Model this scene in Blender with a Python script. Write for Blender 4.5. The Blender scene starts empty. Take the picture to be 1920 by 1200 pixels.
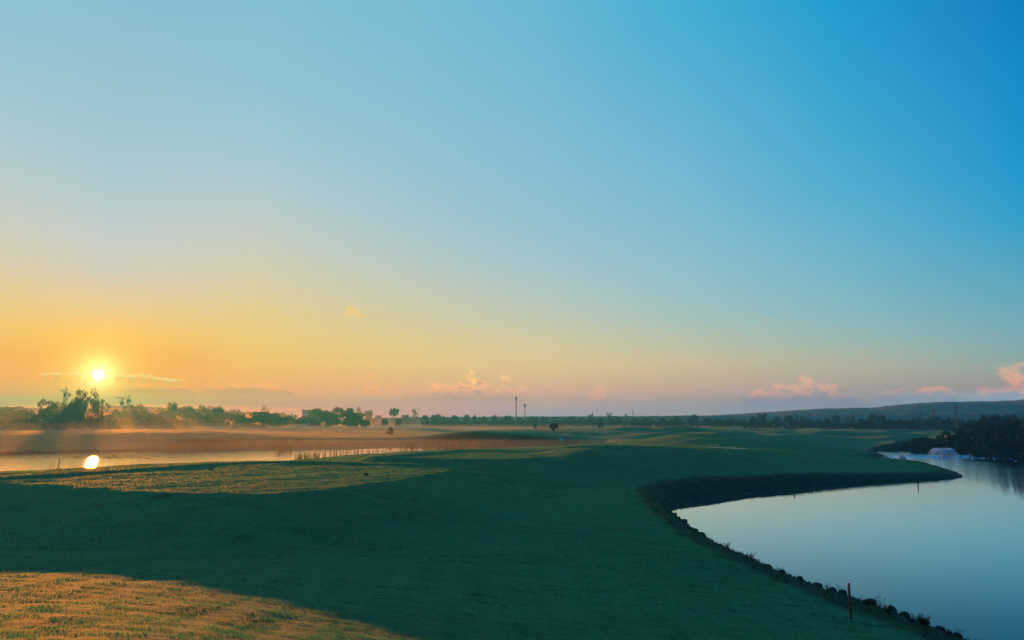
import bpy, math, random
import numpy as np

R = math.radians
scene = bpy.context.scene
col = scene.collection
random.seed(7)
rng = np.random.default_rng(7)

# ------------------------------------------------------------------ camera
EYE, F, PITCH = 6.0, 1280.0, math.atan(187 / 1280)
cam_d = bpy.data.cameras.new("camera"); cam = bpy.data.objects.new("camera", cam_d); col.objects.link(cam)
cam.location = (0, 0, EYE); cam.rotation_euler = (R(90) + PITCH, 0, 0)
cam_d.lens = 24.0; cam_d.sensor_width = 36.0; cam_d.clip_start = .1; cam_d.clip_end = 9000
scene.camera = cam
scene.render.engine = 'CYCLES'
scene.cycles.use_denoising = True
scene.cycles.max_bounces = 8
scene.cycles.volume_bounces = 1
scene.cycles.transparent_max_bounces = 12
scene.cycles.sample_clamp_indirect = 6
scene.view_settings.view_transform = 'Standard'; scene.view_settings.look = 'None'
EXPOSURE = 2.0
scene.view_settings.exposure = EXPOSURE; scene.view_settings.gamma = 1.0
SKY = 1.0 / 2 ** EXPOSURE

SUN_AZ, SUN_EL = -31.16, 3.18

def ray(px, py):
    dx, dy = px - 960, 600 - py
    return dx, math.cos(PITCH) * F - dy * math.sin(PITCH), math.sin(PITCH) * F + dy * math.cos(PITCH)

def P(px, py, z):
    a, b, c = ray(px, py); t = (z - EYE) / c
    return a * t, b * t

def at(px, dist, py=787):
    a, b, c = ray(px, py); k = dist / math.hypot(a, b)
    return a * k, b * k, EYE + c * k

def azel(px, py):
    a, b, c = ray(px, py)
    return math.degrees(math.atan2(a, b)), math.degrees(math.atan2(c, math.hypot(a, b)))

# ------------------------------------------------------------------ node helpers
class NT:
    def __init__(s, tree): s.t = tree; s.n = tree.nodes; s.l = tree.links; s.n.clear()
    def node(s, typ, **kw):
        n = s.n.new(typ)
        for k, v in kw.items(): setattr(n, k, v)
        return n
    def put(s, sock, v):
        if isinstance(v, bpy.types.NodeSocket): s.l.new(v, sock)
        elif isinstance(v, (tuple, list)) and len(v) == 3 and sock.type == 'RGBA': sock.default_value = (*v, 1)
        else: sock.default_value = v
    def m(s, op, a, b=None, c=None, clamp=False):
        n = s.node('ShaderNodeMath', operation=op, use_clamp=clamp)
        s.put(n.inputs[0], a)
        if b is not None: s.put(n.inputs[1], b)
        if c is not None: s.put(n.inputs[2], c)
        return n.outputs[0]
    def mix(s, f, a, b, bt='MIX'):
        n = s.node('ShaderNodeMix', data_type='RGBA', blend_type=bt, clamp_factor=True)
        s.put(n.inputs[0], f); s.put(n.inputs[6], a); s.put(n.inputs[7], b)
        return n.outputs[2]
    def ramp(s, f, stops, interp='LINEAR'):
        n = s.node('ShaderNodeValToRGB'); cr = n.color_ramp; cr.interpolation = interp
        while len(cr.elements) > 1: cr.elements.remove(cr.elements[-1])
        cr.elements[0].position = stops[0][0]; cr.elements[0].color = (*stops[0][1], 1)
        for p, c in stops[1:]:
            e = cr.elements.new(p); e.color = (*c, 1)
        s.put(n.inputs[0], f); return n.outputs[0]
    def rng(s, v, a, b, c=0., d=1., smooth=True):
        n = s.node('ShaderNodeMapRange', interpolation_type='SMOOTHSTEP' if smooth else 'LINEAR')
        s.put(n.inputs[0], v)
        for i, x in enumerate((a, b, c, d)): n.inputs[1 + i].default_value = x
        return n.outputs[0]
    def noise(s, vec, scale, detail=3, rough=.5):
        n = s.node('ShaderNodeTexNoise'); n.inputs['Scale'].default_value = scale
        n.inputs['Detail'].default_value = detail; n.inputs['Roughness'].default_value = rough
        if vec is not None: s.put(n.inputs['Vector'], vec)
        return n.outputs['Fac']
    def mapping(s, vec, scale, loc=(0, 0, 0)):
        n = s.node('ShaderNodeMapping'); s.put(n.inputs[0], vec); n.inputs['Scale'].default_value = scale
        n.inputs['Location'].default_value = loc
        return n.outputs[0]

# ------------------------------------------------------------------ world: dawn sky
world = bpy.data.worlds.new("World"); scene.world = world; world.use_nodes = True
w = NT(world.node_tree)
tc = w.node('ShaderNodeTexCoord'); sep = w.node('ShaderNodeSeparateXYZ'); w.l.new(tc.outputs['Generated'], sep.inputs[0])
X, Y, Z = sep.outputs
az = w.m('DEGREES', w.m('ARCTAN2', X, Y)); el = w.m('DEGREES', w.m('ARCSINE', w.m('MINIMUM', w.m('MAXIMUM', Z, -1.), 1.)))
ds = w.m('ABSOLUTE', w.m('SUBTRACT', w.m('FLOORED_MODULO', w.m('ADD', w.m('SUBTRACT', az, SUN_AZ), 180.), 360.), 180.))
ELS = [0, .6, 1.3, 2.2, 3.3, 4.5, 6, 8, 10.5, 13.5, 17, 21, 26, 31, 38]
TABLE = [(0, [[1.6, 0.0, 0.0], [1.6, 0.0, 0.0], [1.6, 0.0, 0.0], [1.6, 0.0, 0.0], [1.6, 0.0, 0.0], [1.273, 0.082, 0.0], [1.1, 0.401, 0.098], [0.842, 0.536, 0.39], [0.587, 0.576, 0.619], [0.496, 0.6, 0.708], [0.391, 0.582, 0.694], [0.332, 0.559, 0.673], [0.287, 0.538, 0.665], [0.224, 0.505, 0.666], [0.202, 0.519, 0.615]]), (10, [[1.6, 0.064, 0.287], [1.6, 0.064, 0.282], [1.6, 0.064, 0.252], [1.6, 0.247, 0.143], [1.309, 0.406, 0.118], [1.138, 0.517, 0.129], [1.008, 0.577, 0.183], [0.874, 0.596, 0.265], [0.732, 0.614, 0.417], [0.593, 0.615, 0.563], [0.469, 0.601, 0.655], [0.353, 0.578, 0.685], [0.276, 0.551, 0.683], [0.234, 0.533, 0.667], [0.192, 0.521, 0.645]]), (22, [[1.6, 0.393, 0.535], [1.6, 0.394, 0.53], [1.6, 0.409, 0.497], [1.509, 0.456, 0.293], [1.211, 0.552, 0.247], [1.089, 0.623, 0.24], [0.965, 0.646, 0.272], [0.783, 0.634, 0.368], [0.627, 0.619, 0.486], [0.493, 0.6, 0.598], [0.384, 0.577, 0.657], [0.308, 0.556, 0.681], [0.245, 0.532, 0.678], [0.203, 0.515, 0.67], [0.159, 0.503, 0.648]]), (34, [[0.921, 0.597, 0.844], [0.933, 0.599, 0.84], [1.367, 0.611, 0.685], [1.326, 0.551, 0.444], [1.107, 0.635, 0.337], [1.018, 0.68, 0.336], [0.854, 0.682, 0.38], [0.655, 0.642, 0.479], [0.499, 0.614, 0.579], [0.379, 0.583, 0.665], [0.294, 0.555, 0.675], [0.245, 0.53, 0.687], [0.194, 0.505, 0.676], [0.153, 0.489, 0.669], [0.11, 0.475, 0.663]]), (46, [[0.856, 0.671, 0.796], [0.872, 0.673, 0.791], [0.967, 0.687, 0.764], [1.089, 0.597, 0.491], [0.901, 0.622, 0.394], [0.85, 0.649, 0.389], [0.636, 0.637, 0.457], [0.461, 0.615, 0.552], [0.343, 0.588, 0.64], [0.272, 0.552, 0.668], [0.212, 0.52, 0.675], [0.166, 0.494, 0.688], [0.112, 0.462, 0.676], [0.063, 0.437, 0.68], [0.024, 0.428, 0.67]]), (58, [[0.7, 0.7, 0.827], [0.716, 0.704, 0.822], [0.802, 0.721, 0.801], [0.785, 0.571, 0.521], [0.729, 0.592, 0.435], [0.592, 0.601, 0.444], [0.414, 0.587, 0.531], [0.282, 0.558, 0.61], [0.206, 0.52, 0.639], [0.151, 0.487, 0.66], [0.088, 0.451, 0.672], [0.053, 0.413, 0.663], [0.026, 0.375, 0.658], [0.008, 0.347, 0.644], [0.01, 0.413, 0.617]]), (70, [[0.812, 1.22, 1.476], [0.828, 1.226, 1.47], [0.892, 1.248, 1.453], [0.68, 0.528, 0.431], [0.432, 0.56, 0.479], [0.294, 0.534, 0.531], [0.204, 0.502, 0.576], [0.133, 0.456, 0.582], [0.075, 0.402, 0.594], [0.011, 0.365, 0.646], [0.0, 0.316, 0.647], [0.0, 0.279, 0.608], [0.0, 0.231, 0.565], [0.0, 0.191, 0.491], [0.0, 0.212, 0.567]])]
sky_top = [(60, (.0, .20, .42)), (90, (.0, .14, .33))]
tel = w.m('DIVIDE', el, 90., clamp=True)
sky = None; prev = None
TABLE.append((180, [(.10, .24, .36), (.11, .24, .36), (.13, .24, .36), (.13, .24, .37), (.12, .24, .38), (.11, .24, .39), (.09, .24, .40), (.07, .24, .42), (.04, .24, .44), (.02, .24, .46), (.0, .24, .47), (.0, .23, .47), (.0, .22, .46), (.0, .22, .46), (.0, .21, .45)]))
for s_, cols_ in TABLE:
    c = w.ramp(tel, [(e / 90, tuple(v)) for e, v in zip(ELS, cols_)] + [(e / 90, v) for e, v in sky_top])
    sky = c if sky is None else w.mix(w.rng(ds, prev, s_, smooth=False), sky, c)
    prev = s_
CLOUDS = True
# clouds low over the horizon, in degrees of azimuth and elevation
comb = w.node('ShaderNodeCombineXYZ'); w.put(comb.inputs[0], az); w.put(comb.inputs[1], el)
cv = comb.outputs[0]
def cloud(sky, px0, px1, py_top, py_base, lit, shade, seed, strength=.9, soft=.25, ns=.55, flat=1.0, up=0.):
    if not CLOUDS: return sky
    a0, eb = azel(px0, py_base); a1, _ = azel(px1, py_base); _, et = azel((px0 + px1) / 2, py_top)
    _, eb2 = azel((px0 + px1) / 2, py_base)
    ac, aw = (a0 + a1) / 2, (a1 - a0) / 2; eh = et - eb2
    n1 = w.noise(w.mapping(cv, (ns, ns * 1.6 * flat, 1), (seed, seed * 2.1, seed)), 1.0, 7, .62)
    n2 = w.noise(w.mapping(cv, (ns * .45, .2, 1), (seed + 9, seed, 3)), 1.0, 2, .5)
    u = w.m('DIVIDE', w.m('SUBTRACT', az, ac), aw)
    hgt = w.m('DIVIDE', w.m('SUBTRACT', el, eb2), eh)                      # 0 base .. 1 top
    edge = w.m('SUBTRACT', 1., w.m('POWER', w.m('ABSOLUTE', u), 2.5))
    top = w.m('ADD', w.m('MULTIPLY', w.m('SUBTRACT', n2, .06 - up), 1.8), w.m('MULTIPLY', w.m('SUBTRACT', n1, .5), 3.2))
    d = w.m('SUBTRACT', w.m('MULTIPLY', top, edge), hgt)
    msk = w.rng(d, 0., soft)
    msk = w.m('MULTIPLY', msk, w.rng(hgt, -.35, .25))
    msk = w.m('MULTIPLY', msk, w.rng(edge, .0, .35))
    n3 = w.noise(w.mapping(cv, (ns * 2.2, ns * 3.2, 1), (seed, 4, seed)), 1.0, 5, .6)
    litf = w.m('MULTIPLY', w.rng(hgt, .0, .5), w.rng(w.m('SUBTRACT', w.m('MULTIPLY', n3, 1.4), d), -.15, .40))
    c = w.mix(1.0, sky, w.mix(litf, shade, lit), 'MULTIPLY')
    return w.mix(w.m('MULTIPLY', msk, strength), sky, c)
def lin(r, g, b):
    return tuple((v / 255 / 12.92 if v <= 10 else ((v / 255 + .055) / 1.055) ** 2.4) for v in (r, g, b))
sky = cloud(sky, 770, 1010, 690, 748, (1.55, 1.35, .95), (.74, .74, 1.08), 3.1, .85, soft=.45)
sky = cloud(sky, 675, 720, 712, 748, (1.3, 1.2, .9), (.82, .80, 1.05), 1.7, .5, ns=.9)
sky = cloud(sky, 1385, 1625, 698, 756, (1.8, 1.2, .95), (.84, .84, 1.06), 5.3, .8, soft=.45)
sky = cloud(sky, 1640, 1810, 710, 745, (2.1, 1.2, .9), (.85, .85, 1.06), 8.2, .7)
sky = cloud(sky, 1815, 2090, 678, 757, (2.8, 1.25, .85), (1.1, .92, 1.05), 2.4, .75, ns=.45, up=.2, soft=.5)
sky = cloud(sky, 1060, 1260, 728, 760, (1.5, 1.15, .92), (.82, .85, 1.05), 6.6, .5)
sky = cloud(sky, 640, 690, 572, 594, (1.35, 1.05, .5), (1.3, 1., .55), 11.2, .7, ns=.8)
sky = cloud(sky, 1430, 1452, 592, 604, (1.5, 1.05, .8), (1.4, 1., .8), 12.9, .5, ns=.9)
sky = cloud(sky, 1180, 1980, 722, 764, (1.30, 1.08, .95), (.86, .87, 1.03), 9.7, .7, soft=.6)
sky = cloud(sky, 560, 1120, 724, 764, (1.12, 1.05, .95), (.90, .90, 1.02), 14.3, .6, soft=.6)
# the sun's disc and its aureole
sv = (math.sin(R(SUN_AZ)) * math.cos(R(SUN_EL)), math.cos(R(SUN_AZ)) * math.cos(R(SUN_EL)), math.sin(R(SUN_EL)))
dot = w.node('ShaderNodeVectorMath', operation='DOT_PRODUCT'); w.l.new(tc.outputs['Generated'], dot.inputs[0]); dot.inputs[1].default_value = sv
ang = w.m('DEGREES', w.m('ARCCOSINE', w.m('MINIMUM', dot.outputs['Value'], 1.)))
g1 = w.m('EXPONENT', w.m('MULTIPLY', ang, -1 / .55)); g2 = w.m('EXPONENT', w.m('MULTIPLY', ang, -1 / 1.5)); g3 = w.m('EXPONENT', w.m('MULTIPLY', ang, -1 / 5.))
disc = w.rng(ang, .42, .2)
def scaled(f, c):
    n = w.node('ShaderNodeVectorMath', operation='SCALE'); n.inputs[0].default_value = c; w.put(n.inputs['Scale'], f); return n.outputs[0]
def add(a, b):
    n = w.node('ShaderNodeVectorMath', operation='ADD'); w.put(n.inputs[0], a); w.put(n.inputs[1], b); return n.outputs[0]
g3n = w.m('MULTIPLY', g3, .8)
sky = w.mix(g3n, sky, (1.0, .58, .035))
sky = add(sky, scaled(disc, (9., 7., 3.)))
sky = add(sky, scaled(g1, (4., 3.3, 1.5)))
sky = add(sky, scaled(g2, (.9, .55, .05)))
# streaks of cloud crossing the sun, gilded
sky = cloud(sky, 225, 375, 702, 736, (1.3, 1.25, .9), (.66, .60, 1.3), 4.4, .95, ns=.5)
sky = cloud(sky, 370, 560, 709, 738, (1.2, 1.2, .9), (.66, .68, 1.25), 7.4, .9, ns=.5)
def rim(sky, px0, px1, py, seed):
    a0, e0 = azel(px0, py); a1, e1 = azel(px1, py)
    n1 = w.noise(w.mapping(cv, (.7, .1, 1), (seed, 0, 0)), 1.0, 6, .65)
    n2 = w.noise(w.mapping(cv, (1.6, 2.2, 1), (seed, 5, 0)), 1.0, 5, .6)
    lvl = w.m('ADD', e0, w.m('MULTIPLY', w.m('SUBTRACT', n1, .5), 1.5))
    off = w.m('SUBTRACT', el, lvl)
    inr = w.m('MULTIPLY', w.rng(az, a0 - .3, a0 + .8), w.rng(az, a1 + .3, a1 - .8))
    line = w.m('MULTIPLY', w.m('EXPONENT', w.m('MULTIPLY', w.m('POWER', w.m('DIVIDE', off, .09), 2.), -1.)), inr)
    body = w.m('MULTIPLY', w.m('MULTIPLY', w.m('MULTIPLY', w.rng(off, .05, -.12), w.rng(off, -.9, -.1)), inr), w.rng(n2, .42, .6))
    sky = w.mix(w.m('MULTIPLY', body, .65), sky, (.9, .42, .06))
    return w.mix(w.m('MULTIPLY', w.m('MULTIPLY', line, w.rng(n2, .36, .55)), .8), sky, (1.3, .95, .38))
sky = rim(sky, 72, 178, 699, 2.5)
sky = rim(sky, 195, 345, 706, 6.1)
# real scattering as a faint base under the dawn colours
nis = w.node('ShaderNodeTexSky'); nis.sky_type = 'NISHITA'; nis.sun_disc = False
nis.sun_elevation = R(SUN_EL); nis.sun_rotation = R(SUN_AZ); nis.altitude = 0; nis.dust_density = 1.5
sc = w.node('ShaderNodeVectorMath', operation='SCALE'); w.l.new(nis.outputs[0], sc.inputs[0]); sc.inputs['Scale'].default_value = .004
sky = add(sky, sc.outputs[0])
bg = w.node('ShaderNodeBackground'); w.put(bg.inputs[0], sky); bg.inputs[1].default_value = SKY
wo = w.node('ShaderNodeOutputWorld'); w.l.new(bg.outputs[0], wo.inputs[0])
world.cycles.sampling_method = 'MANUAL'; world.cycles.sample_map_resolution = 1024

# ------------------------------------------------------------------ sun
sd_ = bpy.data.lights.new("sun", 'SUN'); sun = bpy.data.objects.new("sun", sd_); col.objects.link(sun)
sd_.energy = 5.0; sd_.angle = R(.5); sd_.color = (1.0, .255, .013)
sun.rotation_euler = (R(90 - SUN_EL), 0, R(180 - SUN_AZ) + 0)
# a lamp shines down its -Z: aim it from the sun towards the camera
from mathutils import Vector
sun.rotation_euler = Vector(sv).to_track_quat('Z', 'Y').to_euler()

# ------------------------------------------------------------------ terrain heights
ctrl = [  # picture column, row, height above the ponds
 (0,1200,3.15),(300,1200,2.95),(600,1200,2.35),(740,1200,1.93),(850,1200,1.65),(960,1200,1.5),(1200,1200,1.2),(1500,1200,.9),(1700,1200,.6),(1850,1260,.5),
 (0,1088,2.12),(250,1100,2.12),(500,1140,2.04),
 (0,1030,1.6),(0,970,1.55),(300,1040,1.6),(300,985,1.6),(600,1060,1.55),(600,980,1.6),
 (0,900,1.9),(300,900,1.9),(600,890,1.9),(0,880,1.2),(300,870,1.2),(600,868,1.6),
 (700,950,1.7),(700,1000,1.45),(800,940,1.6),(800,1100,1.35),(960,900,1.3),(960,930,1.25),(960,1000,1.1),(960,1100,1.15),(1150,1000,.95),(1150,920,1.2),(1150,1100,1.0),
 (1300,1150,.9),(1200,960,.9),(1300,1050,.75),(1400,1110,.65),(1500,1150,.65),(1600,1180,.5),
 (650,861,1.0),(760,861,1.5),(700,866,1.9),(800,866,1.7),(960,886,1.4),(850,890,1.7),(850,846,1.2),(960,844,1.2),
 (1060,858,2.6),(1060,895,1.3),(1000,886,1.45),(1095,858,2.6),(1130,858,2.6),(1200,853,2.7),(1300,847,2.7),(1400,849,2.2),(1500,850,1.7),(1600,849,1.1),(1645,850,.65),
 (1130,892,1.4),(1200,870,2.1),(1200,900,1.3),(1300,868,2.0),(1300,893,1.25),(1400,868,1.6),(1400,888,1.1),(1500,872,1.2),
 (1600,880,.85),(1700,878,.7),(1500,894,.85),(1350,905,.85),(1250,920,.85),(1700,860,.6),(1780,885,.5),
 (1200,842,1.6),(1200,834,1.9),(1250,823,2.7),(1150,838,1.5),(1330,833,2.2),(1420,830,1.9),(1500,838,1.3),(1600,838,1.0),
 (0,836,1.2),(100,834,1.2),(300,832,1.2),(200,807,3.4),(100,811,3.1),(0,817,2.7),(330,816,2.7),(450,827,1.5),(600,828,1.3),(700,826,1.3),
 (0,803,.7),(250,803,.7),(500,803,.8),(600,812,1.3),(760,815,1.2),
 (1000,806,3.2),(1060,805,3.3),(860,812,2.7),(1150,808,3.0),(1220,815,2.4),(800,822,1.4),(900,827,1.1),(1050,832,1.0),(1130,828,1.2),
 (1400,810,1.9),(1600,815,1.6),(1600,832,1.0),(1450,798,1.0),(1750,836,1.0),(1900,848,1.0),(1800,815,1.6),(1900,830,1.8),
]
cx, cy, cz = [], [], []
for a, b, z in ctrl:
    x, y = P(a, b, z); cx.append(x); cy.append(y); cz.append(z)
for x, y, z in [(0, 0, 4.3), (-4, 3, 4.1), (4, 3, 3.6), (0, -6, 4.3), (-8, -3, 4.2), (9, 2, 2.2), (9, -6, 2.6), (-20, 0, 3.8), (-30, 12, 3.0), (15, 3, 1.0),
                (-45, 30, 2.8), (-60, 50, 2.5), (120, 60, 1.5), (150, 120, 3.), (-120, 80, 2.5), (-60, 5, 3.5)]:
    cx.append(x); cy.append(y); cz.append(z)
for r_ in (330, 600, 1200, 2500):
    for a_ in (-75, -50, -30, -10, 10, 30, 50, 75):
        cx.append(r_ * math.sin(R(a_))); cy.append(r_ * math.cos(R(a_))); cz.append(.8)
def warp(x, y):
    r = np.hypot(x, y + 12.0); return np.arctan2(x, np.maximum(y, -11.0) + 12.0) * 1.7, np.log(r)
cu, cvv = warp(np.array(cx), np.array(cy)); cz = np.array(cz)
def tps(d2): return np.where(d2 > 1e-12, .5 * d2 * np.log(d2 + 1e-12), 0)
n_ = len(cz)
K = tps((cu[:, None] - cu) ** 2 + (cvv[:, None] - cvv) ** 2) + np.eye(n_) * 2e-4
Pm = np.stack([np.ones(n_), cu, cvv], 1)
A = np.zeros((n_ + 3, n_ + 3)); A[:n_, :n_] = K; A[:n_, n_:] = Pm; A[n_:, :n_] = Pm.T
wts = np.linalg.solve(A, np.concatenate([cz, np.zeros(3)]))
def base_h(x, y):
    u, v = warp(x, y); out = np.empty(len(x))
    for i in range(0, len(x), 20000):
        uu, vv = u[i:i + 20000], v[i:i + 20000]
        k = tps((uu[:, None] - cu) ** 2 + (vv[:, None] - cvv) ** 2)
        out[i:i + 20000] = k @ wts[:n_] + wts[n_] + wts[n_ + 1] * uu + wts[n_ + 2] * vv
    return np.clip(out, .35, 4.4)

def poly(px): return np.array([P(a, b, 0) for a, b in px])
RIGHT = np.vstack([poly([(2700,1700),(2100,1345),(1900,1232),(1745,1176),(1640,1136),(1560,1111),(1500,1089),(1440,1066),(1380,1040),(1330,1014),(1290,989),(1262,966),(1252,950),
    (1262,940),(1300,932),(1350,925),(1400,920),(1500,912),(1600,906),(1700,901),(1780,897.5),(1806,895),(1800,888),(1765,879),(1730,870),(1690,861),(1655,853),(1640,847.5),(1660,845.5),(1698,845),
    (1700,842.5),(1780,843.5),(1850,848),(1920,853)]), [[95, 112], [125, 90], [120, 50], [70, 12], [30, 4]]])
LEFT = poly([(-500,960),(-200,925),(0,912),(200,902),(430,883),(540,868),(600,862.5),(680,857.5),(760,852),(820,847.5),(880,844),(960,842),(1060,843),(1100,841),(1112,837),
    (1000,833),(900,831),(800,831),(700,832.5),(600,835),(500,838),(400,841),(300,844),(200,846.5),(100,848.5),(0,850),(-400,862)])
def sdf(x, y, poly_):
    d2 = np.full(len(x), 1e18); inside = np.zeros(len(x), bool); m = len(poly_)
    for i in range(m):
        ax, ay = poly_[i]; bx, by = poly_[(i + 1) % m]
        ex, ey = bx - ax, by - ay
        t = np.clip(((x - ax) * ex + (y - ay) * ey) / (ex * ex + ey * ey + 1e-12), 0, 1)
        d2 = np.minimum(d2, (x - ax - t * ex) ** 2 + (y - ay - t * ey) ** 2)
        c = ((ay > y) != (by > y)) & (x < (bx - ax) * (y - ay) / (by - ay + 1e-12) + ax)
        inside ^= c
    d = np.sqrt(d2); return np.where(inside, -d, d)
def sstep(a, b, v):
    t = np.clip((v - a) / (b - a), 0, 1); return t * t * (3 - 2 * t)
def line_off(x, y, pts):
    """signed distance to a polyline, positive on its far side, and a fade at the ends"""
    best = np.full(len(x), 1e18); sg = np.zeros(len(x))
    for (ax, ay), (bx, by) in zip(pts[:-1], pts[1:]):
        ex, ey = bx - ax, by - ay
        t = np.clip(((x - ax) * ex + (y - ay) * ey) / (ex * ex + ey * ey), 0, 1)
        qx, qy = x - ax - t * ex, y - ay - t * ey
        d = qx * qx + qy * qy; k = d < best
        best = np.where(k, d, best); sg = np.where(k, np.sign(ex * qy - ey * qx), sg)
    return np.sqrt(best) * sg
PL1 = np.array([P(a, b, 2.85) for a, b in [(-700,880),(-200,896),(0,905),(150,913),(300,922),(500,928),(640,915),(760,897),(845,882),(830,876),(700,869),(600,867),(560,867),(500,866),(430,866),
    (300,868.5),(200,873.5),(100,880.5),(0,887.5),(-200,887),(-700,866)]])
PL2 = np.array([P(a, b, 2.6) for a, b in [(700,862),(760,858),(860,860),(960,861),(1050,855),(1105,852),(1060,848),(960,844.5),(870,844),(800,851),(700,858)]])
STEP1 = [P(a, b, z) for a, b, z in [(20,898,2.86),(150,890,2.86),(250,883,2.86),(380,874,2.86),(500,868,2.86),(600,869,2.86),(700,872,2.86),(840,881,2.7)]]
STEP2 = [P(a, b, z) for a, b, z in [(640,864,2.6),(720,859,2.6),(790,852.5,2.6),(870,846.5,2.6),(960,847,2.6),(1060,850,2.6),(1110,853,2.5)]]
RIDGE = [P(a, b, z) for a, b, z in [(800,874,2.75),(880,880,2.5),(960,888,2.1),(1040,898,1.75),(1110,908,1.4)]]; RZ = (2.75, 1.35)
_ph = rng.uniform(0, 6.28, 24); _dir = rng.uniform(0, 6.28, 24)
def wob(x, y, lam, k):
    o = 0
    for i in range(4):
        a = _dir[(k * 4 + i) % 24]; q = 6.283 / (lam * (.7 + .25 * i))
        o = o + np.sin((x * math.cos(a) + y * math.sin(a)) * q + _ph[(k * 4 + i) % 24])
    return o / 4
def height(x, y):
    x = np.asarray(x, float).ravel(); y = np.asarray(y, float).ravel()
    h = base_h(x, y); r = np.hypot(x, y)
    h = h + sstep(200, 330, r) * (wob(x, y, 70, 0) * .9 + wob(x, y, 33, 1) * .35)
    h = h + sstep(104, 125, r) * sstep(18, 40, x) * (1 - sstep(380, 520, r)) * (wob(x, y, 46, 5) * 1.8 + wob(x, y, 21, 3) * .4)
    for pl, zp, sl in ((PL1, 2.85, .24), (PL2, 2.6, .24)):
        d_ = np.full(len(x), 999.); k_ = r < 130; d_[k_] = sdf(x[k_], y[k_], pl) + wob(x[k_], y[k_], 3.1, 1) * .2 + wob(x[k_], y[k_], 1.1, 2) * .12
        q_ = zp - sl * np.maximum(d_, 0); e_ = np.clip(.5 + .5 * (h - q_) / .3, 0, 1); h = h * e_ + q_ * (1 - e_) + .3 * e_ * (1 - e_) * (d_ > 0)
    h = h + sstep(60, 110, r) * wob(x, y, 16, 2) * .10 + wob(x, y, 5.3, 3) * .045 + wob(x, y * 1.7, 2.1, 4) * .022 + wob(x, y * 1.5, .95, 0) * .010
    for L, hh, wd in ((STEP1, .11, 4.5), (STEP2, .14, 7.)):
        d = line_off(x, y, L); h = h + hh * sstep(-.1, .35, d) * (1 - sstep(wd * .3, wd, d))
    rx0, rx1 = RIDGE[0][0], RIDGE[-1][0]; d = np.abs(line_off(x, y, RIDGE)); tt_ = np.clip((x - rx0) / (rx1 - rx0), 0, 1)
    h = np.maximum(h, RZ[0] + (RZ[1] - RZ[0]) * tt_ - .28 * d)
    jag = wob(x, y, 1.7, 5) * .16 + wob(x, y, .8, 1) * .03
    near = r < 45
    dr = sdf(x, y, RIGHT) + jag
    bw = np.where(near, 1.1, 1.5)
    k = .12 + .88 * sstep(-.05, 1, dr / bw) ; land = h * np.where(dr > 0, np.clip(k, 0, 1), 0)
    dl = sdf(x, y, LEFT) + jag * 1.6
    kl = .12 + .88 * sstep(-.05, 1, dl / 4.5); kl = np.clip(kl, 0, 1)
    land = np.where(dl > 0, land * kl, 0)
    bed = -np.minimum(1.2, .25 + .35 * np.maximum(-dr, -dl))
    return np.where((dr > 0) & (dl > 0), land, bed), np.minimum(dr, dl)
def hz(x, y): return float(height([x], [y])[0][0])

def new_mesh(name, verts, faces=None, quads=None, tris=None):
    me = bpy.data.meshes.new(name); verts = np.asarray(verts, np.float32)
    if faces is not None: me.from_pydata([tuple(v) for v in verts], [], faces); return me
    idx = []; starts = []; tot = 0; cnt = []
    if quads is not None: idx.append(np.asarray(quads).ravel()); cnt += [np.full(len(quads), 4)]
    if tris is not None: idx.append(np.asarray(tris).ravel()); cnt += [np.full(len(tris), 3)]
    idx = np.concatenate(idx).astype(np.int32); cnt = np.concatenate(cnt)
    me.vertices.add(len(verts)); me.vertices.foreach_set('co', verts.ravel())
    me.loops.add(len(idx)); me.loops.foreach_set('vertex_index', idx)
    me.polygons.add(len(cnt)); me.polygons.foreach_set('loop_start', np.concatenate([[0], np.cumsum(cnt)[:-1]]).astype(np.int32))
    me.update(calc_edges=True); return me

def link(name, me, mat=None, parent=None, label=None, cat=None, group=None, kind=None, smooth=False, loc=None):
    o = bpy.data.objects.new(name, me); col.objects.link(o)
    if mat is not None and me is not None and not me.materials: me.materials.append(mat)
    if smooth: me.shade_smooth()
    if parent: o.parent = parent
    if loc is not None: o.location = loc
    tagp(o, label, cat, group, kind); return o
def tagp(o, label=None, cat=None, group=None, kind=None):
    if label: o['label'] = label
    if cat: o['category'] = cat
    if group: o['group'] = group
    if kind: o['kind'] = kind

# ------------------------------------------------------------------ materials
def mat(name):
    m = bpy.data.materials.new(name); m.use_nodes = True; return m, NT(m.node_tree)
def out(t, sh): o = t.node('ShaderNodeOutputMaterial'); t.l.new(sh, o.inputs[0])
def simple(name, c, rough=.8, var=.3, scale=3., metallic=0.):
    m, t = mat(name); g = t.node('ShaderNodeNewGeometry')
    nz = t.noise(g.outputs['Position'], scale, 4)
    b = t.node('ShaderNodeBsdfPrincipled')
    t.put(b.inputs['Base Color'], t.mix(nz, tuple(v * (1 - var) for v in c), tuple(v * (1 + var) for v in c)))
    b.inputs['Roughness'].default_value = rough; b.inputs['Metallic'].default_value = metallic
    out(t, b.outputs[0]); return m

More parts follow.
